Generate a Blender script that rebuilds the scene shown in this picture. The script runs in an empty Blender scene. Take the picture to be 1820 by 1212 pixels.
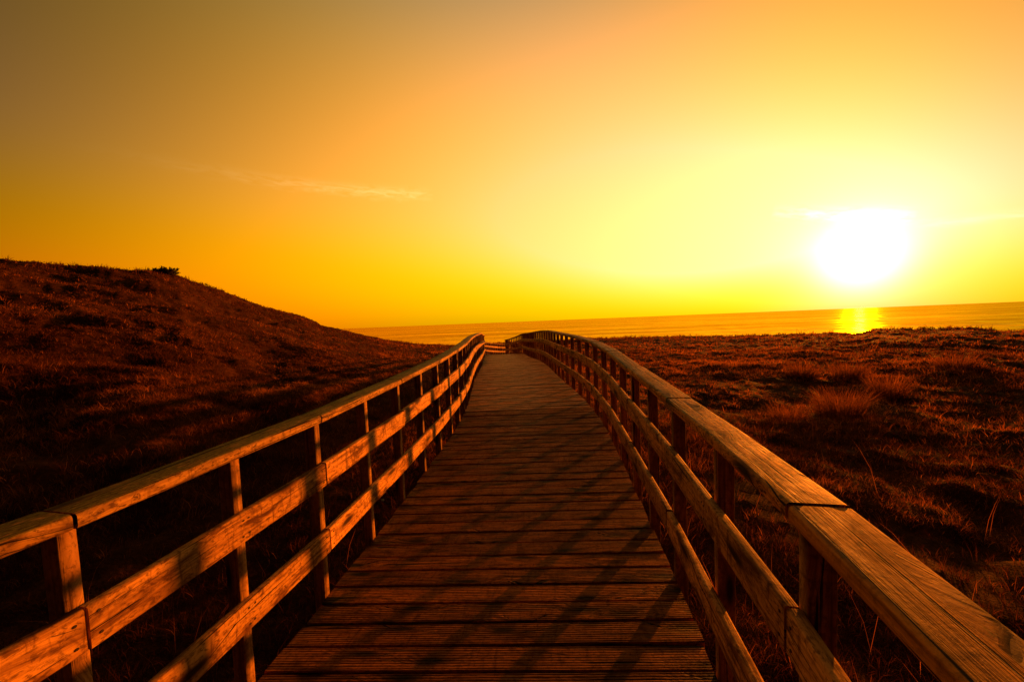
import bpy, bmesh, math, random
import numpy as np
from mathutils import Matrix, Vector

random.seed(7)
RNG = np.random.default_rng(11)
C = bpy.context.scene.collection
SC = bpy.context.scene

# ------------------------------------------------------------------ camera
EYE = 9.0                                   # eye height above the sea (m)
F_PX, PITCH, ROLL = 650.54, 0.0520, 0.0400
cam_data = bpy.data.cameras.new('camera')
cam_data.sensor_width = 36.0
cam_data.lens = F_PX / 1820.0 * 36.0
cam_data.clip_start = 0.02
cam_data.clip_end = 60000.0
cam = bpy.data.objects.new('camera', cam_data)
C.objects.link(cam)
cp, sp, cr, sr = math.cos(PITCH), math.sin(PITCH), math.cos(ROLL), math.sin(ROLL)
fw, up0, rt0 = Vector((0, cp, -sp)), Vector((0, sp, cp)), Vector((1, 0, 0))
rt = rt0 * cr - up0 * sr
up = rt0 * sr + up0 * cr
cam.matrix_world = Matrix(((rt.x, up.x, -fw.x, 0), (rt.y, up.y, -fw.y, 0), (rt.z, up.z, -fw.z, EYE), (0, 0, 0, 1)))
SC.camera = cam

# ------------------------------------------------------------------ exposure, world, sun
SC.view_settings.view_transform = 'Standard'
SC.view_settings.look = 'None'
SC.view_settings.gamma = 1.0
SC.view_settings.use_curve_mapping = False
SC.view_settings.exposure = 1.0
SUN_AZ, SUN_EL = math.radians(43.63), math.radians(4.3)
SUN_DIR = (math.sin(SUN_AZ) * math.cos(SUN_EL), math.cos(SUN_AZ) * math.cos(SUN_EL), math.sin(SUN_EL))
SUN_STRENGTH, SUN_COLOR = 5.0, (1.0, 0.210, 0.008)
SKY_STRENGTH = 0.5                          # the dusk sky radiance below is written for exposure 0

SKY = [  # log radiance of the red, green and blue evening sky over azimuth from the sun and elevation
 [0.2835, -3.3947, 2.8274, -1.7347, 1.8094, -1.7813, 1.1724, -0.6376, 0.3476, -2.0611, -1.2532, -4.3011, 1.0196, 0.2671, -4.0168],
 [1.2867, -3.8306, 2.6903, -0.747, -4.9577, 4.062, 3.5439, -2.5649, -1.6015, 1.8461, -0.9347, -4.7553, -1.7037, -2.096, -3.753],
 [5.1346, -2.6399, -4.2296, -1.8767, -25.4436, 25.3037, 1.4608, -2.7099, -11.0094, 5.056, 3.2035, -5.5357, -24.0395, 3.5935, -8.807]]

def build_world():
    w = bpy.data.worlds.new('World')
    SC.world = w
    w.use_nodes = True
    nt = w.node_tree
    nt.nodes.clear()
    N, Lk = nt.nodes, nt.links
    def m(op, a, b=None, c=None):
        n = N.new('ShaderNodeMath'); n.operation = op
        for i, v in enumerate((a, b, c)):
            if v is None: continue
            if isinstance(v, (int, float)): n.inputs[i].default_value = v
            else: Lk.new(v, n.inputs[i])
        return n.outputs[0]
    def clampf(a, lo, hi): return m('MINIMUM', m('MAXIMUM', a, lo), hi)
    tc = N.new('ShaderNodeTexCoord')
    sep = N.new('ShaderNodeSeparateXYZ'); Lk.new(tc.outputs['Generated'], sep.inputs[0])
    x, y, z = sep.outputs
    az = m('ARCTAN2', x, y)
    el = m('ARCSINE', clampf(z, -1.0, 1.0))
    e = clampf(el, 0.0, 0.9)
    ce = m('COSINE', el)
    d = m('SUBTRACT', az, SUN_AZ)
    Rf = m('MULTIPLY', clampf(d, -2.2, 1.0), ce)                       # signed bearing from the sun
    Lf = m('SUBTRACT', m('SQRT', m('ADD', m('MULTIPLY', Rf, Rf), 0.04)), 0.2)
    g = m('EXPONENT', m('MULTIPLY', e, -10.0))
    feats = [None, Lf, m('MULTIPLY', Lf, Lf), Rf, e, m('MULTIPLY', e, e), m('MULTIPLY', Lf, e), m('MULTIPLY', Rf, e), g, m('MULTIPLY', g, Lf)]
    L2, e2 = feats[2], feats[5]
    feats += [m('MULTIPLY', L2, Lf), m('MULTIPLY', L2, e), m('MULTIPLY', L2, g), m('MULTIPLY', Lf, e2), m('MULTIPLY', e2, e)]
    # angle to the sun for the white aureole
    dot = N.new('ShaderNodeVectorMath'); dot.operation = 'DOT_PRODUCT'
    Lk.new(tc.outputs['Generated'], dot.inputs[0]); dot.inputs[1].default_value = (math.sin(SUN_AZ) * math.cos(0.099), math.cos(SUN_AZ) * math.cos(0.099), math.sin(0.099))   # the glow stands a little above the disc
    th = m('ARCCOSINE', clampf(dot.outputs['Value'], -1.0, 1.0))
    def glow(width):
        q = m('DIVIDE', th, width)
        return m('EXPONENT', m('MULTIPLY', m('MULTIPLY', q, q), -1.0))
    aur = m('ADD', m('MULTIPLY', glow(0.056), 0.85), m('MULTIPLY', glow(0.115), 0.20))
    # thin cirrus streaks
    def streak(a, b, width, sharp, scale):
        (a0, e0), (a1, e1) = a, b
        L = math.hypot(a1 - a0, e1 - e0); ca, sa = (a1 - a0) / L, (e1 - e0) / L
        da, de = m('SUBTRACT', az, a0), m('SUBTRACT', el, e0)
        u = m('ADD', m('MULTIPLY', da, ca), m('MULTIPLY', de, sa))
        v = m('SUBTRACT', m('MULTIPLY', de, ca), m('MULTIPLY', da, sa))
        un = m('DIVIDE', u, L)
        cb = N.new('ShaderNodeCombineXYZ')
        Lk.new(m('MULTIPLY', u, scale), cb.inputs[0]); Lk.new(m('MULTIPLY', v, scale * 5.0), cb.inputs[1])
        no = N.new('ShaderNodeTexNoise'); no.inputs['Scale'].default_value = 1.0; no.inputs['Detail'].default_value = 7.0
        no.inputs['Roughness'].default_value = 0.62; no.inputs['Distortion'].default_value = 0.6
        Lk.new(cb.outputs[0], no.inputs['Vector'])
        n2 = no.outputs['Fac']
        v2 = m('DIVIDE', m('ADD', v, m('MULTIPLY', m('SUBTRACT', n2, 0.5), width * 1.6)), width)
        band = m('EXPONENT', m('MULTIPLY', m('MULTIPLY', v2, v2), -1.0))
        t0 = clampf(un, 0.0, 1.0)
        along = m('MULTIPLY', m('POWER', t0, sharp), m('SUBTRACT', 1.0, m('POWER', t0, 14.0)))
        wisp = clampf(m('MULTIPLY', m('SUBTRACT', n2, 0.38), 4.0), 0.0, 1.0)
        return m('MULTIPLY', m('MULTIPLY', band, along), wisp)
    c1 = streak((-0.95, 0.3303), (-0.192, 0.3285), 0.012, 2.5, 26.0)
    c2 = streak((0.62, 0.2150), (0.835, 0.1600), 0.012, 0.5, 22.0)
    c3 = streak((0.70, 0.1630), (1.10, 0.1190), 0.008, 0.4, 16.0)
    # the sky darkens overhead and away from the sunset
    dim = m('EXPONENT', m('MULTIPLY', m('ADD', m('MAXIMUM', m('SUBTRACT', el, 0.74), 0.0), m('MAXIMUM', m('SUBTRACT', m('MAXIMUM', m('MULTIPLY', Rf, -1.0), m('MULTIPLY', Rf, 3.0)), 1.70), 0.0)), -4.5))
    outs = []
    for ch, co in enumerate(SKY):
        s = co[0]
        for k in range(1, 15):
            s = m('ADD', s, m('MULTIPLY', feats[k], co[k]))
        top = m('MULTIPLY', m('EXPONENT', m('MULTIPLY', th, -1.35)), 0.56) if ch == 2 else (2.1, 1.20)[ch]
        v = m('MULTIPLY', m('MINIMUM', m('EXPONENT', s), top), dim)
        v = m('ADD', v, m('MULTIPLY', aur, (0.35, 0.35, 1.7)[ch]))
        v = m('ADD', v, m('MULTIPLY', c1, (0.34, 0.32, 0.17)[ch]))
        v = m('ADD', v, m('MULTIPLY', m('MAXIMUM', c2, m('MULTIPLY', c3, 0.26)), (0.5, 0.4, 0.75)[ch]))
        outs.append(v)
    cmb = N.new('ShaderNodeCombineColor')
    for i in range(3): Lk.new(outs[i], cmb.inputs[i])
    # a physical sky adds the faint light of the upper air, seen through the golden evening dust
    sky = N.new('ShaderNodeTexSky'); sky.sky_type = 'NISHITA'; sky.sun_disc = False
    sky.sun_elevation = SUN_EL; sky.sun_rotation = SUN_AZ
    tint = N.new('ShaderNodeMix'); tint.data_type = 'RGBA'; tint.blend_type = 'MULTIPLY'
    tint.inputs[0].default_value = 1.0
    Lk.new(sky.outputs[0], tint.inputs[6]); tint.inputs[7].default_value = (0.010, 0.004, 0.0004, 1)
    add = N.new('ShaderNodeMix'); add.data_type = 'RGBA'; add.blend_type = 'ADD'; add.inputs[0].default_value = 1.0
    Lk.new(cmb.outputs[0], add.inputs[6]); Lk.new(tint.outputs[2], add.inputs[7])
    bg = N.new('ShaderNodeBackground'); bg.inputs['Strength'].default_value = SKY_STRENGTH
    Lk.new(add.outputs[2], bg.inputs['Color'])
    out = N.new('ShaderNodeOutputWorld'); Lk.new(bg.outputs[0], out.inputs[0])
build_world()

sun_data = bpy.data.lights.new('sun', 'SUN')
sun_data.energy = SUN_STRENGTH
sun_data.color = SUN_COLOR
sun_data.angle = math.radians(0.7)
sun = bpy.data.objects.new('sun', sun_data)
C.objects.link(sun)
sun.rotation_euler = Vector(SUN_DIR).to_track_quat('Z', 'Y').to_euler()
SC.cycles.max_bounces = 6
SC.cycles.diffuse_bounces = 1
SC.cycles.transparent_max_bounces = 4
SC.cycles.sample_clamp_indirect = 4.0

# ------------------------------------------------------------------ helpers
def tag(o, label=None, cat=None, group=None, kind=None):
    if label: o['label'] = label
    if cat: o['category'] = cat
    if group: o['group'] = group
    if kind: o['kind'] = kind
    return o

def empty(name, loc):
    o = bpy.data.objects.new(name, None)
    o.location = loc; o.empty_display_size = 0.2
    C.objects.link(o)
    return o

def mesh_from(name, V, faces_flat, loop_start, loop_total):
    me = bpy.data.meshes.new(name)
    V = np.asarray(V, dtype=np.float32)
    me.vertices.add(len(V)); me.vertices.foreach_set('co', V.ravel())
    me.loops.add(len(faces_flat)); me.loops.foreach_set('vertex_index', np.asarray(faces_flat, dtype=np.int32))
    me.polygons.add(len(loop_start)); me.polygons.foreach_set('loop_start', np.asarray(loop_start, dtype=np.int32))
    me.update(calc_edges=True)
    return me

def link(name, me, mats, parent=None):
    o = bpy.data.objects.new(name, me)
    for mm in (mats if isinstance(mats, (list, tuple)) else [mats]): me.materials.append(mm)
    C.objects.link(o)
    if parent is not None:
        o.parent = parent
        o.matrix_parent_inverse = Matrix.Translation(-parent.location)
    return o

def hash2(ix, iy, seed):
    h = (ix.astype(np.int64) * 374761393 + iy.astype(np.int64) * 668265263 + seed * 1442695041) & 0xffffffff
    h = ((h ^ (h >> 13)) * 1274126177) & 0xffffffff
    return ((h ^ (h >> 16)) & 0xffff) / 65535.0

def vnoise(x, y, seed=0):
    ix, iy = np.floor(x), np.floor(y)
    fx, fy = x - ix, y - iy
    fx, fy = fx * fx * (3 - 2 * fx), fy * fy * (3 - 2 * fy)
    a, b = hash2(ix, iy, seed), hash2(ix + 1, iy, seed)
    c, d = hash2(ix, iy + 1, seed), hash2(ix + 1, iy + 1, seed)
    return (a * (1 - fx) + b * fx) * (1 - fy) + (c * (1 - fx) + d * fx) * fy

def fbm(x, y, seed=0, octv=4):
    s, a, t = 0.0, 0.5, 0.0
    for k in range(octv):
        s = s + a * vnoise(x * 2 ** k + 17.3 * k, y * 2 ** k - 9.1 * k, seed + k); t += a; a *= 0.5
    return s / t - 0.5

def sstep(a, b, x):
    t = np.clip((x - a) / (b - a), 0, 1)
    return t * t * (3 - 2 * t)

# ------------------------------------------------------------------ materials
class NT:
    def __init__(self, name):
        self.mat = bpy.data.materials.new(name); self.mat.use_nodes = True
        self.nt = self.mat.node_tree; self.nt.nodes.clear()
        self.out = self.nt.nodes.new('ShaderNodeOutputMaterial')
    def n(self, t, **kw):
        nd = self.nt.nodes.new(t)
        for k, v in kw.items(): setattr(nd, k, v)
        return nd
    def l(self, a, b): self.nt.links.new(a, b)
    def set(self, sock, v):
        if isinstance(v, (int, float, tuple, list)): sock.default_value = v
        else: self.l(v, sock)
    def math(self, op, a, b=0.0, clamp=False):
        nd = self.n('ShaderNodeMath', operation=op, use_clamp=clamp)
        self.set(nd.inputs[0], a); self.set(nd.inputs[1], b)
        return nd.outputs[0]
    def mapping(self, vec, scale=(1, 1, 1), loc=(0, 0, 0), rot=(0, 0, 0)):
        nd = self.n('ShaderNodeMapping'); self.l(vec, nd.inputs['Vector'])
        nd.inputs['Scale'].default_value = scale; nd.inputs['Location'].default_value = loc; nd.inputs['Rotation'].default_value = rot
        return nd.outputs[0]
    def noise(self, vec, scale=1.0, detail=3.0, rough=0.55, dist=0.0):
        nd = self.n('ShaderNodeTexNoise'); self.l(vec, nd.inputs['Vector'])
        nd.inputs['Scale'].default_value = scale; nd.inputs['Detail'].default_value = detail
        nd.inputs['Roughness'].default_value = rough; nd.inputs['Distortion'].default_value = dist
        return nd.outputs['Fac']
    def ramp(self, fac, stops):
        nd = self.n('ShaderNodeValToRGB'); self.l(fac, nd.inputs[0])
        cr_ = nd.color_ramp
        while len(cr_.elements) < len(stops): cr_.elements.new(0.5)
        for e_, (p_, c_) in zip(cr_.elements, stops):
            e_.position = p_; e_.color = (*c_, 1) if len(c_) == 3 else c_
        return nd.outputs[0]
    def mix(self, fac, a, b, blend='MIX'):
        nd = self.n('ShaderNodeMix', data_type='RGBA', blend_type=blend)
        self.set(nd.inputs[0], fac)
        self.set(nd.inputs[6], (*a, 1) if isinstance(a, tuple) and len(a) == 3 else a)
        self.set(nd.inputs[7], (*b, 1) if isinstance(b, tuple) and len(b) == 3 else b)
        return nd.outputs[2]
    def range(self, v, a, b, c=0.0, d=1.0):
        nd = self.n('ShaderNodeMapRange'); self.l(v, nd.inputs[0])
        for i, q in enumerate((a, b, c, d)): nd.inputs[i + 1].default_value = q
        return nd.outputs[0]
    def bump(self, h, strength, dist, normal=None):
        nd = self.n('ShaderNodeBump'); self.l(h, nd.inputs['Height'])
        nd.inputs['Strength'].default_value = strength; nd.inputs['Distance'].default_value = dist
        if normal is not None: self.l(normal, nd.inputs['Normal'])
        return nd.outputs[0]
    def principled(self, color, rough=0.7, normal=None, spec=0.3):
        p_ = self.n('ShaderNodeBsdfPrincipled')
        self.set(p_.inputs['Base Color'], (*color, 1) if isinstance(color, tuple) and len(color) == 3 else color)
        self.set(p_.inputs['Roughness'], rough)
        p_.inputs['Specular IOR Level'].default_value = spec
        if normal is not None: self.l(normal, p_.inputs['Normal'])
        self.l(p_.outputs[0], self.out.inputs[0])
        return p_

def wood_mat(name, pale, mid, dark, moss=0.0, rough=0.68, spec=0.09, stain=0.8, crackw=0.0, wear=0.6):
    """UV: u metres along the board, v metres across it (each board offset to its own patch of grain)."""
    t = NT(name)
    uv = t.n('ShaderNodeUVMap', uv_map='UVMap').outputs[0]
    obj = t.n('ShaderNodeNewGeometry').outputs['Position']
    tint = t.n('ShaderNodeAttribute', attribute_name='tint').outputs['Fac']
    # knots bend the grain round themselves
    vor = t.n('ShaderNodeTexVoronoi', voronoi_dimensions='2D', feature='F1')
    t.l(t.mapping(uv, (2.0, 8.0, 1)), vor.inputs['Vector']); vor.inputs['Scale'].default_value = 1.0
    kd = vor.outputs['Distance']
    sepc = t.n('ShaderNodeSeparateColor'); t.l(vor.outputs['Color'], sepc.inputs[0])
    has = t.math('GREATER_THAN', sepc.outputs[0], 0.45)
    knot = t.math('MULTIPLY', t.range(kd, 0.07, 0.15, 1.0, 0.0), has)
    ring = t.math('MULTIPLY', t.range(kd, 0.10, 0.30, 0.75, 0.0), has)
    swirl = t.math('MULTIPLY', t.range(kd, 0.0, 0.42, 0.05, 0.0), has)
    addv = t.n('ShaderNodeVectorMath', operation='ADD'); t.l(uv, addv.inputs[0])
    cmb = t.n('ShaderNodeCombineXYZ'); t.l(swirl, cmb.inputs[1]); t.l(cmb.outputs[0], addv.inputs[1])
    guv = addv.outputs[0]
    broad = t.noise(t.mapping(guv, (1.4, 16, 1)), 1.0, 3, 0.5, 0.6)
    grain = t.noise(t.mapping(guv, (2.5, 75, 1)), 1.0, 4, 0.65, 0.3)
    fine = t.noise(t.mapping(guv, (9, 300, 1)), 1.0, 2, 0.6)
    blot = t.noise(t.mapping(uv, (5, 9, 1)), 1.0, 6, 0.68, 0.8)
    speck = t.noise(t.mapping(uv, (40, 70, 1)), 1.0, 4, 0.7, 0.6)
    across = t.noise(t.mapping(uv, (30, 5, 1)), 1.0, 4, 0.65, 0.8)
    f = t.math('ADD', t.math('MULTIPLY', broad, 0.35), t.math('MULTIPLY', grain, 0.65))
    col = t.ramp(f, [(0.36, dark), (0.47, mid), (0.58, pale)])
    crack_n = t.noise(t.mapping(guv, (1.3, 55, 3.1)), 1.0, 3, 0.6, 0.5)
    crack = t.range(crack_n, 0.615 - crackw, 0.66 - crackw)
    col = t.mix(t.range(blot, 0.50, 0.64, 0.0, stain), col, tuple(0.8 * c for c in dark))
    col = t.mix(t.range(across, 0.54, 0.68, 0.0, stain * 0.85), col, dark)
    col = t.mix(t.range(speck, 0.51, 0.62, 0.0, wear), col, tuple(0.6 * c for c in dark))
    if moss:
        nz = t.n('ShaderNodeSeparateXYZ'); t.l(t.n('ShaderNodeNewGeometry').outputs['True Normal'], nz.inputs[0])
        upf = t.range(nz.outputs[2], 0.45, 0.90)
        mn = t.noise(t.mapping(uv, (14, 26, 1)), 1.0, 6, 0.72, 0.9)
        mm = t.math('MULTIPLY', t.range(mn, 0.60 - 0.28 * moss, 0.70 - 0.22 * moss), upf)
        mcol = t.ramp(t.noise(t.mapping(uv, (60, 90, 1)), 1.0, 4, 0.7), [(0.36, (0.03, 0.028, 0.008)), (0.52, (0.13, 0.125, 0.02)), (0.66, (0.24, 0.235, 0.04))])
        col = t.mix(t.math('MULTIPLY', mm, 0.92), col, mcol)
    col = t.mix(ring, col, tuple(0.75 * c for c in dark))
    col = t.mix(knot, col, tuple(0.22 * c for c in dark))
    col = t.mix(crack, col, (0.010, 0.006, 0.003))
    tn = t.n('ShaderNodeMix', data_type='RGBA', blend_type='MULTIPLY'); tn.inputs[0].default_value = 1.0
    t.l(col, tn.inputs[6])
    tv = t.range(tint, 0.0, 1.0, 0.62, 1.25)
    tc_ = t.n('ShaderNodeCombineColor'); t.l(tv, tc_.inputs[0]); t.l(tv, tc_.inputs[1]); t.l(tv, tc_.inputs[2])
    t.l(tc_.outputs[0], tn.inputs[7]); col = tn.outputs[2]
    h = t.math('ADD', t.math('MULTIPLY', grain, 0.6), t.math('MULTIPLY', fine, 0.4))
    h = t.math('SUBTRACT', h, t.math('MULTIPLY', crack, 1.0))
    h = t.math('ADD', h, t.math('MULTIPLY', speck, 0.35))
    nrm = t.bump(h, 0.8, 0.004)
    t.principled(col, t.range(blot, 0.3, 0.7, rough - 0.08, rough + 0.16), nrm, spec)
    return t.mat

M = {}
M['rail'] = wood_mat('weathered_rail_wood', (0.70, 0.38, 0.10), (0.50, 0.25, 0.06), (0.13, 0.05, 0.012), stain=0.95, wear=0.7)
M['cap'] = wood_mat('mossy_handrail_wood', (0.60, 0.36, 0.10), (0.42, 0.23, 0.06), (0.14, 0.065, 0.02), moss=0.95, stain=0.8, crackw=0.03, wear=0.85)
M['cap_clean'] = wood_mat('worn_handrail_wood', (0.70, 0.30, 0.022), (0.49, 0.195, 0.014), (0.13, 0.050, 0.008), moss=0.10, stain=0.6, crackw=0.055, wear=0.35)
M['cap_rough'] = wood_mat('flaky_handrail_wood', (0.64, 0.29, 0.025), (0.42, 0.175, 0.015), (0.11, 0.043, 0.008), moss=0.35, stain=0.8, crackw=0.05, wear=1.0)
M['post'] = wood_mat('post_wood', (0.44, 0.24, 0.075), (0.30, 0.15, 0.045), (0.11, 0.05, 0.018), stain=0.6, rough=0.75, spec=0.15)
M['deck'] = wood_mat('deck_wood', (0.38, 0.142, 0.012), (0.245, 0.087, 0.008), (0.065, 0.023, 0.003), rough=0.62, spec=0.14, stain=0.6)

def screw_mat():
    t = NT('rusty_screw'); t.principled((0.02, 0.012, 0.008), 0.6); return t.mat
M['screw'] = screw_mat()

def ground_mat():
    t = NT('dune_soil')
    pos = t.n('ShaderNodeNewGeometry').outputs['Position']
    a = t.noise(pos, 0.55, 6, 0.62, 0.4)
    b = t.noise(pos, 4.0, 6, 0.7, 0.6)
    c = t.noise(pos, 26.0, 4, 0.7)
    f = t.math('ADD', t.math('MULTIPLY', a, 0.4), t.math('MULTIPLY', b, 0.6))
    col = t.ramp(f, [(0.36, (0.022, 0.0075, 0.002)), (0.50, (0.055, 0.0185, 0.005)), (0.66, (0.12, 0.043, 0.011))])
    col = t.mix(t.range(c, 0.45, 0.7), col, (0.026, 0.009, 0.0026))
    h = t.math('ADD', t.math('MULTIPLY', b, 0.6), t.math('MULTIPLY', c, 0.4))
    t.principled(col, 0.95, t.bump(h, 0.9, 0.08), 0.02)
    return t.mat
M['ground'] = ground_mat()

def blade_mat(name, lo, hi, trans=0.45):
    t = NT(name)
    tint = t.n('ShaderNodeAttribute', attribute_name='tint').outputs['Fac']
    col = t.ramp(tint, [(0.0, lo), (0.60, tuple(0.7 * a + 0.3 * b for a, b in zip(lo, hi))), (1.0, hi)])
    p_ = t.principled(col, 0.8, None, 0.03)
    tr = t.n('ShaderNodeBsdfTranslucent'); t.l(col, tr.inputs[0])
    mx = t.n('ShaderNodeMixShader'); mx.inputs[0].default_value = trans
    t.l(p_.outputs[0], mx.inputs[1]); t.l(tr.outputs[0], mx.inputs[2]); t.l(mx.outputs[0], t.out.inputs[0])
    return t.mat
M['grass'] = blade_mat('dry_heath_grass', (0.045, 0.0135, 0.0032), (0.56, 0.185, 0.034), 0.5)
M['marram'] = blade_mat('marram_grass', (0.075, 0.024, 0.005), (0.42, 0.145, 0.028), 0.6)
M['leaf'] = blade_mat('shrub_leaf', (0.02, 0.016, 0.007), (0.07, 0.05, 0.02), 0.3)

def sea_mat():
    t = NT('sea_water')
    pos = t.n('ShaderNodeNewGeometry').outputs['Position']
    def ncol(scale, rot):
        nd = t.n('ShaderNodeTexNoise'); t.l(t.mapping(pos, scale, rot=(0, 0, rot)), nd.inputs['Vector'])
        nd.inputs['Scale'].default_value = 1.0; nd.inputs['Detail'].default_value = 4.0; nd.inputs['Roughness'].default_value = 0.6
        return nd.outputs['Color']
    def vm(op, a, b):
        nd = t.n('ShaderNodeVectorMath', operation=op); t.set(nd.inputs[0], a); t.set(nd.inputs[1], b); return nd.outputs[0]
    # wave slopes: long swell and wind ripples
    w1 = vm('MULTIPLY', vm('SUBTRACT', ncol((0.05, 0.035, 0.1), 0.12), (0.5, 0.5, 0.5)), (0.13, 0.42, 0.0))
    w2 = vm('MULTIPLY', vm('SUBTRACT', ncol((0.25, 0.30, 0.5), -0.2), (0.5, 0.5, 0.5)), (0.16, 0.70, 0.0))
    nv = vm('ADD', vm('ADD', w1, w2), (0.0, 0.0, 1.0))
    nn = t.n('ShaderNodeVectorMath', operation='NORMALIZE'); t.l(nv, nn.inputs[0]); nrm = nn.outputs[0]
    n3 = t.noise(t.mapping(pos, (0.003, 0.020, 0.01), rot=(0, 0, 0.05)), 1.0, 4, 0.6)
    col = t.mix(t.range(n3, 0.4, 0.62), (0.05, 0.035, 0.01), (0.16, 0.10, 0.02))
    # breaker lines near the shore
    surf = t.noise(t.mapping(pos, (0.010, 0.09, 0.1), rot=(0, 0, 0.10)), 1.0, 4, 0.6, 0.5)
    sep = t.n('ShaderNodeSeparateXYZ'); t.l(pos, sep.inputs[0])
    near = t.range(sep.outputs[1], 110.0, 300.0, 1.0, 0.0)
    foam = t.math('MULTIPLY', t.range(surf, 0.58, 0.66), near)
    col = t.mix(foam, col, (0.75, 0.72, 0.66))
    dif = t.n('ShaderNodeBsdfDiffuse'); t.l(col, dif.inputs[0])
    glo = t.n('ShaderNodeBsdfGlossy')
    gc = t.mix(t.range(n3, 0.36, 0.64), (0.45, 0.25, 0.001), (0.78, 0.46, 0.010))   # evening haze painted into the reflection colour
    t.l(gc, glo.inputs[0])
    t.l(t.range(t.noise(t.mapping(pos, (0.045, 0.022, 0.1)), 1.0, 5, 0.65), 0.40, 0.60, 0.10, 0.34), glo.inputs['Roughness']); t.l(nrm, glo.inputs['Normal'])
    fr = t.n('ShaderNodeFresnel'); fr.inputs['IOR'].default_value = 1.33; t.l(nrm, fr.inputs['Normal'])
    mx = t.n('ShaderNodeMixShader'); t.l(t.math('MULTIPLY', fr.outputs[0], t.math('SUBTRACT', 1.0, t.math('MULTIPLY', foam, 0.7))), mx.inputs[0])
    t.l(dif.outputs[0], mx.inputs[1]); t.l(glo.outputs[0], mx.inputs[2]); t.l(mx.outputs[0], t.out.inputs[0])
    return t.mat
M['sea'] = sea_mat()

def stone_mat():
    t = NT('pale_stone')
    pos = t.n('ShaderNodeTexCoord').outputs['Object']
    col = t.ramp(t.noise(pos, 60, 4), [(0.3, (0.35, 0.31, 0.25)), (0.7, (0.62, 0.57, 0.48))])
    t.principled(col, 0.8, t.bump(t.noise(pos, 90, 4), 0.5, 0.01))
    return t.mat
M['stone'] = stone_mat()

# ------------------------------------------------------------------ boardwalk centre line
KS = np.array([0, 2, 4, 6.5, 9.5, 13, 17, 20, 22.5, 24.5, 26.5, 30, 36.])
TH = np.array([0.2716, 0.1211, 0.1034, -0.0643, -0.0169, -0.0712, -0.0438, -0.1452, -0.2086, -0.1099, 0.0764, 0.2798, 0.5048])
SL = np.array([0.0072, 0.0208, 0.0520, 0.0154, -0.0002, -0.0542, -0.0323, -0.1130, -0.0962, -0.0472, -0.0827, -0.1217, -0.0709])
DS = 0.05
PS = np.arange(-4.0, 40.0 + DS / 2, DS)
PTH, PSL = np.interp(PS, KS, TH), np.interp(PS, KS, SL)
i0 = int(np.argmin(np.abs(PS - 0.2)))
def integ(f, v0):
    c = np.concatenate([[0], np.cumsum((f[1:] + f[:-1]) * 0.5 * DS)])
    return c - c[i0] + v0
PX, PY, PZ = integ(np.sin(PTH), -0.4398), integ(np.cos(PTH), 0.2), integ(PSL, EYE - 1.4827)
W2 = 0.95

def at_s(s):
    return np.interp(s, PS, PX), np.interp(s, PS, PY), np.interp(s, PS, PZ), np.interp(s, PS, PTH), np.interp(s, PS, PSL)
def pt(s, lat, h):
    x, y, z, th, _ = at_s(s)
    return np.array([x + lat * math.cos(th), y - lat * math.sin(th), z + h])

# ------------------------------------------------------------------ terrain
SIL_AZ = np.radians([-180, -120, -75])
def px_ray(px, py):
    u0, v0 = px - 910.0, py - 606.0
    u, w = u0 * cr - v0 * sr, u0 * sr + v0 * cr
    D = np.array([u / F_PX, 1.0, -w / F_PX])
    return np.array([D[0], D[1] * cp + D[2] * sp, -D[1] * sp + D[2] * cp])
# skyline of the dunes: bearing (degrees right of the view axis) and elevation (degrees), distance of the crest
CREST_PX = [(0,457),(66,463),(132,470),(175,473),(231,479),(264,480),(317,490),(363,506),(396,518),(429,529),(462,542),(502,554),(541,564),(574,579),(600,584),(633,593),(682,603),(739,611),(780,612),(801,613.5),(880,610),(1000,604),(1100,599.5),(1298,597.5),(1456,592),(1531,592),(1555,585),(1615,584.5),(1694,582.5),(1733,582.5),(1773,588),(1820,589)]
_r = [px_ray(*q) for q in CREST_PX]
CA = np.array([math.atan2(d[0], d[1]) for d in _r]); CE = np.array([d[2] / math.hypot(d[0], d[1]) for d in _r])
CA = np.concatenate([[-math.pi, -1.9, -1.25], CA, [1.3, 2.0, math.pi]])
CE = np.concatenate([[-0.05, 0.06, 0.135], CE, [-0.058, -0.05, -0.05]])
DA = np.array([-math.pi, -1.3, -0.94, -0.75, -0.5, -0.35, -0.1, 0.3, 0.6, 0.8, 1.0, math.pi])
DD = np.array([45, 40, 40, 42, 50, 50, 46, 44, 42, 40, 40, 40.])

PSUB = slice(0, None, 6)
def path_dist(x, y):
    best = np.full(x.shape, 1e9); bz = np.zeros(x.shape); bl = np.zeros(x.shape)
    for a, b, c, t in zip(PX[PSUB], PY[PSUB], PZ[PSUB], PTH[PSUB]):
        d = (x - a) ** 2 + (y - b) ** 2
        mk = d < best
        best = np.where(mk, d, best); bz = np.where(mk, c, bz)
        bl = np.where(mk, (x - a) * math.cos(t) - (y - b) * math.sin(t), bl)
    return np.sqrt(best), bz, bl

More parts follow.
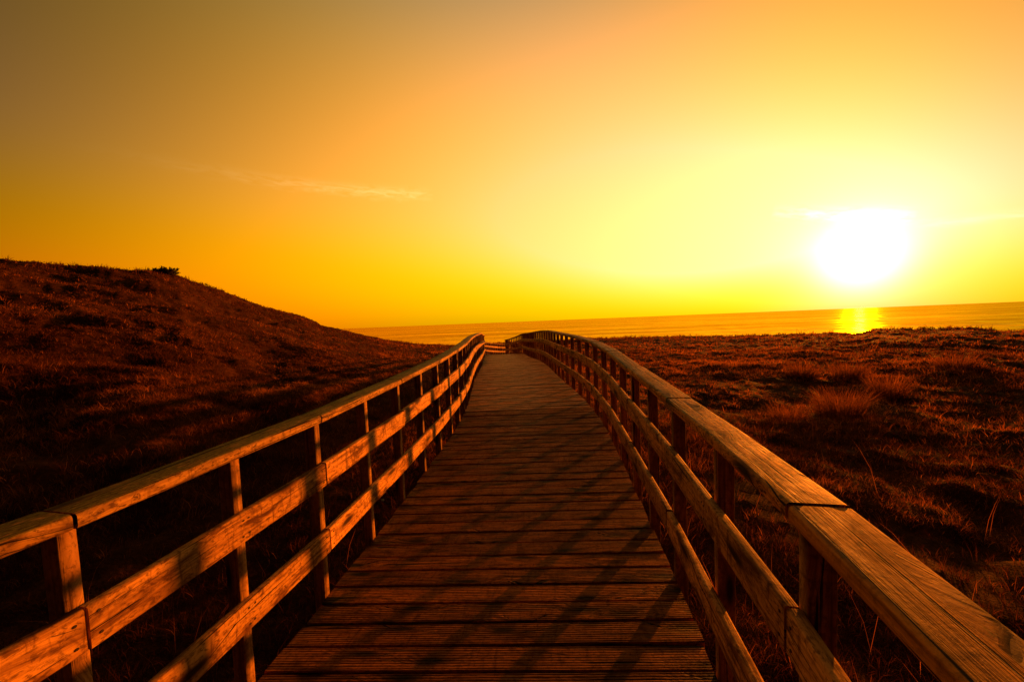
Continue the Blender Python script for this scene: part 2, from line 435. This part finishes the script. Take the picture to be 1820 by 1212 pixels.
def ground_h(x, y, detail=True):
    x, y = np.asarray(x, float), np.asarray(y, float)
    r, az = np.hypot(x, y) + 1e-6, np.arctan2(x, y)
    E, D = np.interp(az, CA, CE), np.interp(az, DA, DD)
    zg = -2.05
    t = np.clip((r - 5.0) / (D - 5.0), 0, 1)
    hill = sstep(-0.04, 0.06, E)
    z = zg + (D * E - zg) * np.power(t, 1.0 + 0.3 * hill)
    over = np.clip(r - D, 0, None)
    z = z - 0.16 * over - 0.004 * over ** 2 * (r > D)
    fade = 1 - 0.8 * sstep(0.75, 1.0, t)
    z = z + fbm(x / 7.0, y / 7.0, 3, 3) * (0.30 + 1.1 * hill) * fade * sstep(3, 9, r)
    z = z + fbm(x / 1.7, y / 1.7, 9, 4) * (0.21 + 0.47 * hill) * (0.4 + 0.6 * fade)
    if detail:
        z = z + fbm(x / 0.5, y / 0.5, 21, 3) * 0.24
    d, pz, lat = path_dist(x, y)
    w = 1 - sstep(1.6, 4.5, d)
    under = pz - EYE - 0.62 + fbm(x / 0.7, y / 0.7, 33, 3) * 0.16
    z = z * (1 - w) + under * w
    return np.maximum(z + EYE, -3.0)

def hit(px, py, r0=1.0, r1=60.0):
    """ground point seen along a direction (used to set down the clumps and stones)"""
    d = px_ray(px, py); d = d / np.hypot(d[0], d[1])
    rr = np.linspace(r0, r1, 4000)
    z = ground_h(d[0] * rr, d[1] * rr)
    k = int(np.argmax(z >= EYE + d[2] * rr))
    return d[0] * rr[k], d[1] * rr[k], z[k]

def build_terrain():
    na, nr = 1000, 420
    az = np.concatenate([np.linspace(-1.35, 1.35, na), np.linspace(1.35, 2 * math.pi - 1.35, 82)[1:]])
    nA = len(az)
    rad = np.concatenate([0.25 + np.geomspace(0.05, 60, nr) - 0.05, np.linspace(62, 110, 10)])
    nR = len(rad)
    A, R = np.meshgrid(az, rad)
    X, Y = R * np.sin(A), R * np.cos(A)
    Z = ground_h(X, Y)
    V = np.stack([X, Y, Z], -1).reshape(-1, 3)
    i, j = np.meshgrid(np.arange(nR - 1), np.arange(nA - 1), indexing='ij')
    a = i * nA + j; quads = np.stack([a, a + 1, a + nA + 1, a + nA], -1).reshape(-1, 4)
    # the hill (left, rising above eye level) and the flat dune heath are two pieces of terrain that share an edge
    cx = V[quads].mean(1)
    caz = np.arctan2(cx[:, 0], cx[:, 1]); d, _, lat = path_dist(cx[:, 0], cx[:, 1])
    rr = np.hypot(cx[:, 0], cx[:, 1])
    is_hill = (caz < -0.2) & (caz > -2.2) & (lat < -3.6) & (np.interp(caz, CA, CE) > -0.035) & (rr > 3.2)
    for name, mk in (('dune_ground', ~is_hill), ('hill', is_hill)):
        q = quads[mk]
        used, inv = np.unique(q.ravel(), return_inverse=True)
        me = mesh_from(name, V[used], inv, np.arange(len(q)) * 4, np.full(len(q), 4))
        me.polygons.foreach_set('use_smooth', np.ones(len(q), bool))
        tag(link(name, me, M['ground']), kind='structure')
build_terrain()

def build_sea():
    az = np.linspace(-1.9, 1.9, 220); rad = np.geomspace(48, 40000, 90)
    A, R = np.meshgrid(az, rad); nA = len(az)
    V = np.stack([R * np.sin(A), R * np.cos(A), np.zeros_like(A)], -1).reshape(-1, 3)
    i, j = np.meshgrid(np.arange(len(rad) - 1), np.arange(nA - 1), indexing='ij')
    a = i * nA + j; q = np.stack([a, a + 1, a + nA + 1, a + nA], -1).reshape(-1, 4)[:, ::-1]
    me = mesh_from('sea', V, q.ravel(), np.arange(len(q)) * 4, np.full(len(q), 4))
    tag(link('sea', me, M['sea']), kind='structure')
build_sea()

# ------------------------------------------------------------------ timber
def profile(w, h, bev, seg=2):
    """rounded rectangle, centred, counter-clockwise in (across, up)"""
    P = []
    for cx_, cy_, a0 in ((w / 2 - bev, -h / 2 + bev, -90), (w / 2 - bev, h / 2 - bev, 0), (-w / 2 + bev, h / 2 - bev, 90), (-w / 2 + bev, -h / 2 + bev, 180)):
        for k in range(seg + 1):
            a = math.radians(a0 + 90.0 * k / seg)
            P.append((cx_ + bev * math.cos(a), cy_ + bev * math.sin(a)))
    return np.array(P)

def sweep(frames, prof, uoff=0.0, voff=0.0):
    """frames: list of (origin, across, up, u). Returns verts, faces, per-loop uv."""
    n = len(prof)
    per = np.concatenate([[0], np.cumsum(np.hypot(*(np.roll(prof, -1, 0) - prof).T))])
    V, Fc, UV = [], [], []
    for o, ac, upv, u in frames:
        for a, b in prof: V.append(o + ac * a + upv * b)
    m_ = len(frames)
    for k in range(m_ - 1):
        u0, u1 = frames[k][3] + uoff, frames[k + 1][3] + uoff
        for i in range(n):
            j = (i + 1) % n
            Fc.append((k * n + i, k * n + j, (k + 1) * n + j, (k + 1) * n + i))
            UV += [(u0, per[i] + voff), (u0, per[i + 1] + voff), (u1, per[i + 1] + voff), (u1, per[i] + voff)]
    for k, rev in ((0, True), (m_ - 1, False)):
        idx = list(range(n))
        if rev: idx = idx[::-1]
        Fc.append(tuple(k * n + i for i in idx))
        # end grain: short along, so the rings are squeezed
        UV += [(prof[i][0] * 4 + uoff, prof[i][1] * 0.3 + voff) for i in idx]
    return V, Fc, UV

def timber(name, V, Fc, UV, mats, parent, tint, smooth=True, screws=None):
    nv = len(V)
    V, Fc = list(V), list(Fc)
    mi = [0] * len(Fc); UV = list(UV)
    if screws:
        for o, nrm_, a_, b_, rad_ in screws:
            base = len(V); k = 8
            ring = [o + (a_ * math.cos(2 * math.pi * i / k) + b_ * math.sin(2 * math.pi * i / k)) * rad_ for i in range(k)]
            V += [p - nrm_ * 0.003 for p in ring] + [p + nrm_ * 0.0012 for p in ring]
            for i in range(k):
                j = (i + 1) % k
                Fc.append((base + i, base + j, base + k + j, base + k + i)); mi.append(1); UV += [(0, 0)] * 4
            Fc.append(tuple(base + k + i for i in range(k))); mi.append(1); UV += [(0, 0)] * k
    me = bpy.data.meshes.new(name)
    me.from_pydata([tuple(v) for v in V], [], Fc)
    uvl = me.uv_layers.new(name='UVMap')
    uvl.data.foreach_set('uv', np.array(UV, dtype=np.float32).ravel())
    at = me.attributes.new('tint', 'FLOAT', 'POINT'); at.data.foreach_set('value', np.full(len(V), tint, np.float32))
    me.polygons.foreach_set('material_index', np.array(mi, dtype=np.int32))
    me.update()
    o = link(name, me, mats, parent)
    if smooth:
        bm = bmesh.new(); bm.from_mesh(me); bmesh.ops.recalc_face_normals(bm, faces=bm.faces)
        for f_ in bm.faces: f_.smooth = True
        for e_ in bm.edges:
            if len(e_.link_faces) == 2 and e_.calc_face_angle(0) > math.radians(50): e_.smooth = False
        bm.to_mesh(me); bm.free()
    return o

def up_at(s):
    _, _, _, th, sl = at_s(s)
    t = np.array([math.sin(th), math.cos(th), sl]); t /= np.linalg.norm(t)
    ac = np.array([math.cos(th), -math.sin(th), 0.0])
    return t, ac, np.cross(ac, t)

def build_deck():
    x, y, z, th, _ = at_s(2.0)
    root = empty('boardwalk', (float(x), float(y), float(z) - 0.6))
    tag(root, 'weathered brown plank boardwalk running from the foreground over a low rise towards the sea', 'boardwalk')
    pitch, gap = 0.125, 0.008
    V, Fc, UV, TI = [], [], [], []
    n = int((39.5 + 3.5) / pitch)
    rnd = random.Random(5)
    for k in range(n):
        s0 = -3.5 + k * pitch
        near = s0 < 5.5
        # cross-section of a plank: along-path coordinate and height (top with shallow anti-slip grooves)
        w = pitch - gap + rnd.uniform(-0.002, 0.002); b = 0.005
        prof = [(-w / 2, -0.032), (w / 2, -0.032), (w / 2, -b), (w / 2 - b, 0.0)]
        if near:
            ng = 9; gx = np.linspace(w / 2 - 0.011, -w / 2 + 0.011, ng)
            for g_ in gx: prof += [(g_ + 0.0028, 0.0), (g_ + 0.001, -0.0015), (g_ - 0.001, -0.0015), (g_ - 0.0028, 0.0)]
        prof += [(-w / 2 + b, 0.0), (-w / 2, -b)]
        prof = np.array(prof)
        sc = s0 + pitch / 2
        t, ac, u_ = up_at(sc)
        dz = rnd.uniform(-0.0022, 0.0022); tw = rnd.uniform(-0.004, 0.004); endl, endr = rnd.uniform(-0.008, 0.006), rnd.uniform(-0.008, 0.006)
        o = pt(sc, 0, dz)
        _, _, _, thp, _ = at_s(sc)
        skew = min(float(thp), 0.035) - float(thp)          # the boards of the near bend are laid square to the walk beyond it
        ac2 = ac + t * (math.tan(-skew) + rnd.uniform(-0.003, 0.003))
        frames = []
        for lat in (-W2 + endl, -0.3, 0.3, W2 + endr):
            frames.append((o + ac2 * lat + u_ * tw * lat, t, u_, lat))
        v, f_, uv = sweep(frames, prof[::-1], uoff=rnd.uniform(0, 60), voff=rnd.uniform(0, 40))
        base = len(V)
        V += v; Fc += [tuple(base + i for i in q) for q in f_]; UV += uv
        TI += [min(1, max(0, rnd.gauss(0.5, 0.30)))] * len(v)
    me = bpy.data.meshes.new('deck'); me.from_pydata([tuple(v) for v in V], [], Fc)
    me.uv_layers.new(name='UVMap').data.foreach_set('uv', np.array(UV, dtype=np.float32).ravel())
    me.attributes.new('tint', 'FLOAT', 'POINT').data.foreach_set('value', np.array(TI, dtype=np.float32))
    bm = bmesh.new(); bm.from_mesh(me); bmesh.ops.recalc_face_normals(bm, faces=bm.faces); bm.to_mesh(me); bm.free()
    link('deck', me, M['deck'], root)
    for sd in (-1, 1):
        ss = np.arange(-3.5, 39.6, 0.5); fr = []
        for s in ss:
            t, ac, u_ = up_at(s); fr.append((pt(s, sd * (W2 - 0.04), -0.032 - 0.004 - 0.075), ac, np.array([0, 0, 1.0]), s))
        v, f_, uv = sweep(fr, profile(0.05, 0.15, 0.003, 1))
        timber('edge_beam', v, f_, uv, M['post'], root, 0.2)
    return root
build_deck()

HB, HT = 0.960, 1.004           # underside and top of the handrail above the deck
MID, LOW = 0.680, 0.315         # centre heights of the two rails
CAP_IN, CAP_OUT = 0.030, -0.109 # handrail edges, inwards of the deck edge
RAIL_T, RAIL_H = 0.036, 0.122

def build_railing(sd, marks, label, capmats, long_first, each_post):
    """sd: -1 left, +1 right. Posts every `spacing`; rails and handrail jointed over the posts."""
    a, b, c = pt(1.0, sd * (W2 + 0.05), -0.6)
    root = empty('timber_railing', (a, b, c))
    tag(root, label, 'railing', 'railings along the boardwalk')
    rnd = random.Random(40 + sd)
    S = marks
    PA, PC = 0.042, 0.062
    for k, s in S:
        t, ac, _ = up_at(s)
        th_ = math.atan2(t[0], t[1]) + rnd.uniform(-0.03, 0.03)
        tt = np.array([math.sin(th_), math.cos(th_), 0.0]); aa = np.array([math.cos(th_), -math.sin(th_), 0.0])
        lean = rnd.uniform(-0.008, 0.008)
        lat = sd * (W2 + 0.004 + PC / 2)
        top = HB - 0.001
        p0 = pt(s, lat, 0.0)
        zg = float(ground_h(np.array([p0[0]]), np.array([p0[1]]), False)[0]) - 0.25
        hs = np.linspace(zg - p0[2], top, 4)
        fr = [(p0 + np.array([0, 0, h]) + tt * lean * (h - 0.5), tt, aa, h) for h in hs]
        v, f_, uv = sweep(fr, profile(PA, PC, 0.003, 1), rnd.uniform(0, 50), rnd.uniform(0, 50))
        timber('post', v, f_, uv, M['post'], root, min(1, max(0, rnd.gauss(0.45, 0.2))))
    def piece(name, s0, s1, g0, g1, lat, h, w, hh, bev, mat, screws=False, seg=2):
        jz0, jz1, jl = rnd.uniform(-0.003, 0.003), rnd.uniform(-0.003, 0.003), rnd.uniform(-0.002, 0.002)
        P0, P1 = pt(s0, sd * lat, h), pt(s1, sd * lat, h)
        T = P1 - P0; Lg = np.linalg.norm(T); T /= Lg
        fr = []
        _, a0, _ = up_at(s0); _, a1, _ = up_at(s1)
        Th = np.array([T[0], T[1], 0.0]); Th /= np.linalg.norm(Th)
        for f in (0.0, 0.25, 0.5, 0.75, 1.0):
            ac = a0 if f == 0 else a1 if f == 1 else np.array([Th[1], -Th[0], 0.0])
            ac = ac / (ac @ np.array([Th[1], -Th[0], 0.0]))
            d = g0 + (Lg - g0 - g1) * f
            upv = np.array([0, 0, 1.0])
            o = P0 + T * d + np.array([0, 0, jz0 * (1 - f) + jz1 * f]) + ac * jl
            if 0 < f < 1: o = o + np.array([0, 0, rnd.uniform(-0.001, 0.001)])
            fr.append((o, ac, upv, d))
        v, f_, uv = sweep(fr, profile(w, hh, bev, seg), rnd.uniform(0, 80), rnd.uniform(0, 80))
        sc = None
        if screws:
            sc = []
            inw = -sd * np.array([Th[1], -Th[0], 0.0])
            for d in (g0 + 0.022, Lg - g1 - 0.022, Lg / 2 - 0.012, Lg / 2 + 0.013):
                for dz in (-0.032, 0.030):
                    sc.append((P0 + T * (d + rnd.uniform(-0.004, 0.004)) + inw * (w / 2 + 0.0004) + ac * jl + np.array([0, 0, dz + rnd.uniform(-0.006, 0.006)]), inw, T, np.array([0, 0, 1.0]), 0.0042))
        return timber(name, v, f_, uv, [mat, M['screw']] if screws else mat, root, min(1, max(0, rnd.gauss(0.5, 0.2))), True, sc)
    joints = [s for k, s in S if k % 2 == 0]
    capj = list(joints)
    if each_post: capj = sorted([s for k, s in S if k % 2 == 0 or (k == 1)])
    lat_cap = W2 - (CAP_IN + CAP_OUT) / 2; wc = CAP_IN - CAP_OUT
    for q, (s0, s1) in enumerate(zip(capj[:-1], capj[1:])):
        wide0 = 0.005 if any(abs(s0 - j) < 1e-6 for j in joints) else 0.0015
        wide1 = 0.005 if any(abs(s1 - j) < 1e-6 for j in joints) else 0.0015
        mat = capmats[1] if s0 < long_first - 1e-6 else capmats[0]
        piece('handrail', s0, s1, wide0, wide1, lat_cap, (HB + HT) / 2, wc, HT - HB, 0.012, mat, False, 4)
    for hc in (MID, LOW):
        for s0, s1 in zip(joints[:-1], joints[1:]):
            piece('rail', s0, s1, 0.0045, 0.0045, W2 - RAIL_T / 2, hc, RAIL_T, RAIL_H, 0.008, M['rail'], s0 < 9, 3)
    return root

LEFT_POSTS = [(k, 0.79 + 0.528 * k) for k in range(-7, 75)]
RIGHT_POSTS = [(k, 1.067 + 0.528 * k) for k in range(-8, 73)]
build_railing(-1, LEFT_POSTS, 'sunlit orange timber railing with mossy handrail along the left deck edge below the hill', (M['cap'], M['cap']), -99, False)
build_railing(1, RIGHT_POSTS, 'timber railing with broad golden handrail on shaded posts along the right deck edge', (M['cap_rough'], M['cap_clean']), 1.067, True)

# ------------------------------------------------------------------ grass
def blade_mesh(name, base, length, az, lean, width, tint):
    """arching blades: base (N,3); three segments that taper to a point"""
    N = len(base)
    dx, dy = np.sin(az), np.cos(az)
    sx, sy = np.cos(az), -np.sin(az)
    rot = RNG.uniform(-1.2, 1.2, N)
    wx, wy = sx * np.cos(rot) + dx * np.sin(rot), sy * np.cos(rot) + dy * np.sin(rot)
    V = np.zeros((N, 7, 3), np.float32)
    for k, (f, wf) in enumerate(((0.0, 1.0), (0.45, 0.8), (0.78, 0.5))):
        off = lean * length * f ** 1.7
        h = length * f * np.sqrt(np.clip(1 - (lean * f ** 0.7) ** 2 * 0.7, 0.02, 1))
        c = np.stack([base[:, 0] + dx * off, base[:, 1] + dy * off, base[:, 2] + h], -1)
        s_ = np.stack([wx, wy, np.zeros(N)], -1) * (width * wf * 0.5)[:, None]
        V[:, 2 * k] = c - s_; V[:, 2 * k + 1] = c + s_
    off = lean * length
    h = length * np.sqrt(np.clip(1 - lean ** 2 * 0.7, 0.02, 1)) * np.where(lean > 0.75, 0.8, 1.0)
    V[:, 6] = np.stack([base[:, 0] + dx * off, base[:, 1] + dy * off, base[:, 2] + h], -1)
    b = (np.arange(N) * 7)[:, None]
    pat = np.array([0, 1, 3, 2, 2, 3, 5, 4, 4, 5, 6])
    loops = (b + pat).ravel()
    st = ((np.arange(N) * 11)[:, None] + np.array([0, 4, 8])).ravel()
    tot = np.tile([4, 4, 3], N)
    me = mesh_from(name, V.reshape(-1, 3), loops, st, tot)
    me.attributes.new('tint', 'FLOAT', 'POINT').data.foreach_set('value', np.repeat(tint, 7).astype(np.float32))
    return me

def scatter(n, r0, r1, az0, az1, lo=None):
    r = np.exp(RNG.uniform(math.log(r0), math.log(r1), n)); a = RNG.uniform(az0, az1, n)
    return r * np.sin(a), r * np.cos(a), r

def build_grass():
    B, LN, AZ, LE, WD, TI = [], [], [], [], [], []
    def add(n, r0, r1, az0, az1, per, lmin, lmax, dens_lo=0.35, ln=0.6, lightened=0.0):
        x, y, r = scatter(n, r0, r1, az0, az1)
        d, _, lat = path_dist(x, y)
        patch = vnoise(x / 1.3, y / 1.3, 71) * 0.6 + vnoise(x / 0.4, y / 0.4, 72) * 0.4
        keep = (np.abs(lat) > 1.16) | (d > 3)
        keep &= RNG.random(n) < np.clip(dens_lo + 1.3 * (patch - 0.3), 0.12, 1)
        x, y, r, patch = x[keep], y[keep], r[keep], patch[keep]
        m = len(x)
        tl = lmin + (lmax - lmin) * RNG.beta(1.4, 3.2, m) * (0.45 + 1.1 * vnoise(x / 2.2, y / 2.2, 77))
        tt = np.clip(0.24 + lightened + 0.7 * (vnoise(x / 1.9, y / 1.9, 80) - 0.5) + RNG.normal(0, 0.14, m), 0, 1)
        verge = np.exp(-((-lat[keep] - 5.7 + 0.3 * np.sin(y * 0.5)) / 0.55) ** 2) * sstep(5, 7, y) * (1 - sstep(17, 24, y))   # a paler strip along the foot of the hill
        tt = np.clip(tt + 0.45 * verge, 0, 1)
        rad = 0.03 + 0.5 * tl
        ii = np.repeat(np.arange(m), per)
        a = RNG.uniform(0, 2 * math.pi, m * per); rr = np.sqrt(RNG.random(m * per)) * rad[ii] * 0.6
        bx, by = x[ii] + rr * np.sin(a), y[ii] + rr * np.cos(a)
        bz = ground_h(bx, by) - 0.012
        B.append(np.stack([bx, by, bz], -1))
        LN.append(tl[ii] * RNG.uniform(0.5, 1.15, m * per))
        AZ.append(a + RNG.normal(0, 0.7, m * per))
        LE.append(np.clip(RNG.normal(ln, 0.26, m * per), 0.02, 0.98))
        WD.append(np.maximum(0.0032, r[ii] * 0.00075) * RNG.uniform(0.7, 1.3, m * per))
        TI.append(np.clip(tt[ii] + RNG.normal(0, 0.16, m * per) + 0.55 * (RNG.random(m * per) < 0.07), 0, 1))
    add(21000, 1.0, 7.0, -1.6, 1.6, 12, 0.04, 0.15, 0.5, 0.65, -0.06)
    add(6600, 1.2, 9.0, -1.6, 1.6, 14, 0.08, 0.28, 0.2, 0.75, -0.06)
    add(36000, 5.0, 26.0, -0.5, 1.15, 8, 0.04, 0.20, 0.45, 0.7, 0.24)  # right-hand field: raised tint paints in the veil of sun glare
    add(16000, 5.0, 22.0, -1.15, -0.4, 8, 0.04, 0.22, 0.35, 0.75)
    add(46000, 14.0, 58.0, -0.35, 1.15, 5, 0.05, 0.24, 0.45, 0.7, 0.45)  # far right field, tint raised further for the same glare
    add(46000, 8.0, 52.0, -1.12, -0.28, 5, 0.05, 0.26, 0.35, 0.75)
    add(2600, 37.0, 47.0, -1.1, 1.1, 7, 0.15, 0.55, 0.4, 0.5)
    # a few long bent stalks near the walk
    x, y, r = scatter(220, 1.2, 9.0, -1.1, 1.1)
    d, _, lat = path_dist(x, y); k = (np.abs(lat) > 1.2); x, y, r = x[k], y[k], r[k]; m = len(x)
    B.append(np.stack([x, y, ground_h(x, y) - 0.01], -1)); LN.append(RNG.uniform(0.25, 0.62, m)); AZ.append(RNG.uniform(0, 6.28, m))
    LE.append(np.clip(RNG.normal(0.6, 0.25, m), 0.05, 0.97)); WD.append(np.full(m, 0.0031)); TI.append(RNG.uniform(0.55, 1.0, m))
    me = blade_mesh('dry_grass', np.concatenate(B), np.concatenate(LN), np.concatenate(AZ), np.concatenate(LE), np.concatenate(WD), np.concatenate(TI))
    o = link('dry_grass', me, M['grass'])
    tag(o, 'short dried brown grass and heath covering the dunes and hill on both sides of the boardwalk', 'grass', kind='stuff')
build_grass()

# ------------------------------------------------------------------ single plants and stones
def grass_clump(px, py, n, hgt, spread, label):
    x, y, z = hit(px, py)
    a = RNG.uniform(0, 2 * math.pi, n); rr = np.sqrt(RNG.random(n)) * spread
    bx, by = rr * np.sin(a), rr * np.cos(a)
    bz = ground_h(bx + x, by + y) - z - 0.02
    me = blade_mesh('grass_clump', np.stack([bx, by, bz], -1), hgt * RNG.uniform(0.45, 1.1, n), a + RNG.normal(0, 0.5, n),
                    np.clip(RNG.normal(0.5, 0.22, n), 0.03, 0.95), np.full(n, 0.0058 * max(1, math.hypot(x, y) / 9)) * RNG.uniform(0.7, 1.2, n), np.clip(RNG.normal(0.5, 0.25, n), 0, 1))
    o = link('grass_clump', me, M['marram'])
    o.location = (x, y, z)
    tag(o, label, 'grass', 'tall grass clumps on the heath')

grass_clump(1492, 738, 900, 0.62, 0.38, 'large pale feathery grass clump, nearest of those on the heath right of the boardwalk')
grass_clump(1577, 705, 700, 0.60, 0.30, 'dark rounded tall grass clump right of the large pale clump on the heath')
grass_clump(1508, 672, 600, 0.55, 0.40, 'tall grass clump on the heath directly below the sun, behind the large pale clump')
grass_clump(1425, 668, 600, 0.50, 0.40, 'low spreading grass clump on the heath between right railing and the clump below the sun')
grass_clump(1402, 745, 500, 0.40, 0.32, 'small dark grass clump just outside the right handrail, left of the large pale clump')
grass_clump(1700, 655, 500, 0.50, 0.40, 'tall grass clump farthest right on the heath below the dune crest')

def shrub(px, py):
    az = math.atan2(*px_ray(px, py)[:2]); D = np.interp(az, DA, DD) - 0.4
    x, y = D * math.sin(az), D * math.cos(az)
    z = float(ground_h(np.array([x]), np.array([y]))[0]) - 0.30
    root = empty('shrub', (x, y, z))
    tag(root, 'dark low shrub standing alone on the hill skyline at the left', 'shrub')
    rnd = random.Random(3)
    V, Fc, tips = [], [], []
    for k in range(70):
        a = rnd.uniform(0, 6.283); q = rnd.random() ** 0.7
        b = Vector((rnd.uniform(-0.72, 0.72), rnd.uniform(-0.4, 0.4), 0.02 - 0.12 * 0)); sp_ = 0.15 + 0.45 * q
        ln = (0.78 - 0.35 * abs(b.x + 0.1)) * rnd.uniform(0.55, 1.08)
        tip = b + Vector((math.cos(a) * sp_, math.sin(a) * sp_ * 0.7, ln))
        mid = b.lerp(tip, 0.55) + Vector((rnd.uniform(-.08, .08), rnd.uniform(-.08, .08), 0.06)); base = len(V)
        for p_, rad_ in ((b, 0.022), (mid, 0.014), (tip, 0.005)):
            for i in range(4):
                V.append((p_.x + rad_ * math.cos(i * 1.571), p_.y + rad_ * math.sin(i * 1.571), p_.z))
        for sgm in range(2):
            for i in range(4):
                j = (i + 1) % 4; Fc.append((base + 4 * sgm + i, base + 4 * sgm + j, base + 4 * sgm + 4 + j, base + 4 * sgm + 4 + i))
        tips.append((b, mid, tip))
    me = bpy.data.meshes.new('stem'); me.from_pydata(V, [], Fc)
    st = link('stem', me, M['post']); st.parent = root
    n = 5200; base = np.zeros((n, 3)); azs = np.zeros(n)
    for i in range(n):
        b, m_, t_ = rnd.choice(tips); f = rnd.random() ** 0.8
        p_ = b.lerp(m_, f / 0.55) if f < 0.55 else m_.lerp(t_, (f - 0.55) / 0.45)
        base[i] = (p_.x + rnd.gauss(0, .05), p_.y + rnd.gauss(0, .05), p_.z + rnd.gauss(0, .03)); azs[i] = rnd.uniform(0, 6.28)
    me = blade_mesh('foliage', base, RNG.uniform(0.06, 0.15, n), azs, RNG.uniform(0.2, 0.95, n), RNG.uniform(0.03, 0.055, n), RNG.random(n))
    fo = link('foliage', me, M['leaf']); fo.parent = root
shrub(290, 478)

def stone(px, py, size, label):
    x, y, z = hit(px, py)
    bm = bmesh.new(); bmesh.ops.create_icosphere(bm, subdivisions=3, radius=size)
    for v in bm.verts:
        f = 0.75 + 0.5 * float(vnoise(np.array([v.co.x / size * 1.3 + 5]), np.array([v.co.y / size * 1.3 + v.co.z / size]), 5)[0])
        v.co = Vector((v.co.x * f * 1.3, v.co.y * f * 0.9, v.co.z * f * 0.55))
    me = bpy.data.meshes.new('stone'); bm.to_mesh(me); bm.free()
    me.polygons.foreach_set('use_smooth', np.ones(len(me.polygons), bool))
    o = link('stone', me, M['stone']); o.location = (x, y, z + size * 0.3); o.rotation_euler = (0.1, 0.05, random.uniform(0, 6))
    tag(o, label, 'stone', 'pale stones by the boardwalk')
stone(680, 891, 0.022, 'small pale stone on dark ground between the left railing posts and the deck edge')
stone(513, 771, 0.030, 'small pale stone in the grass under the left mossy handrail, at the hill foot')
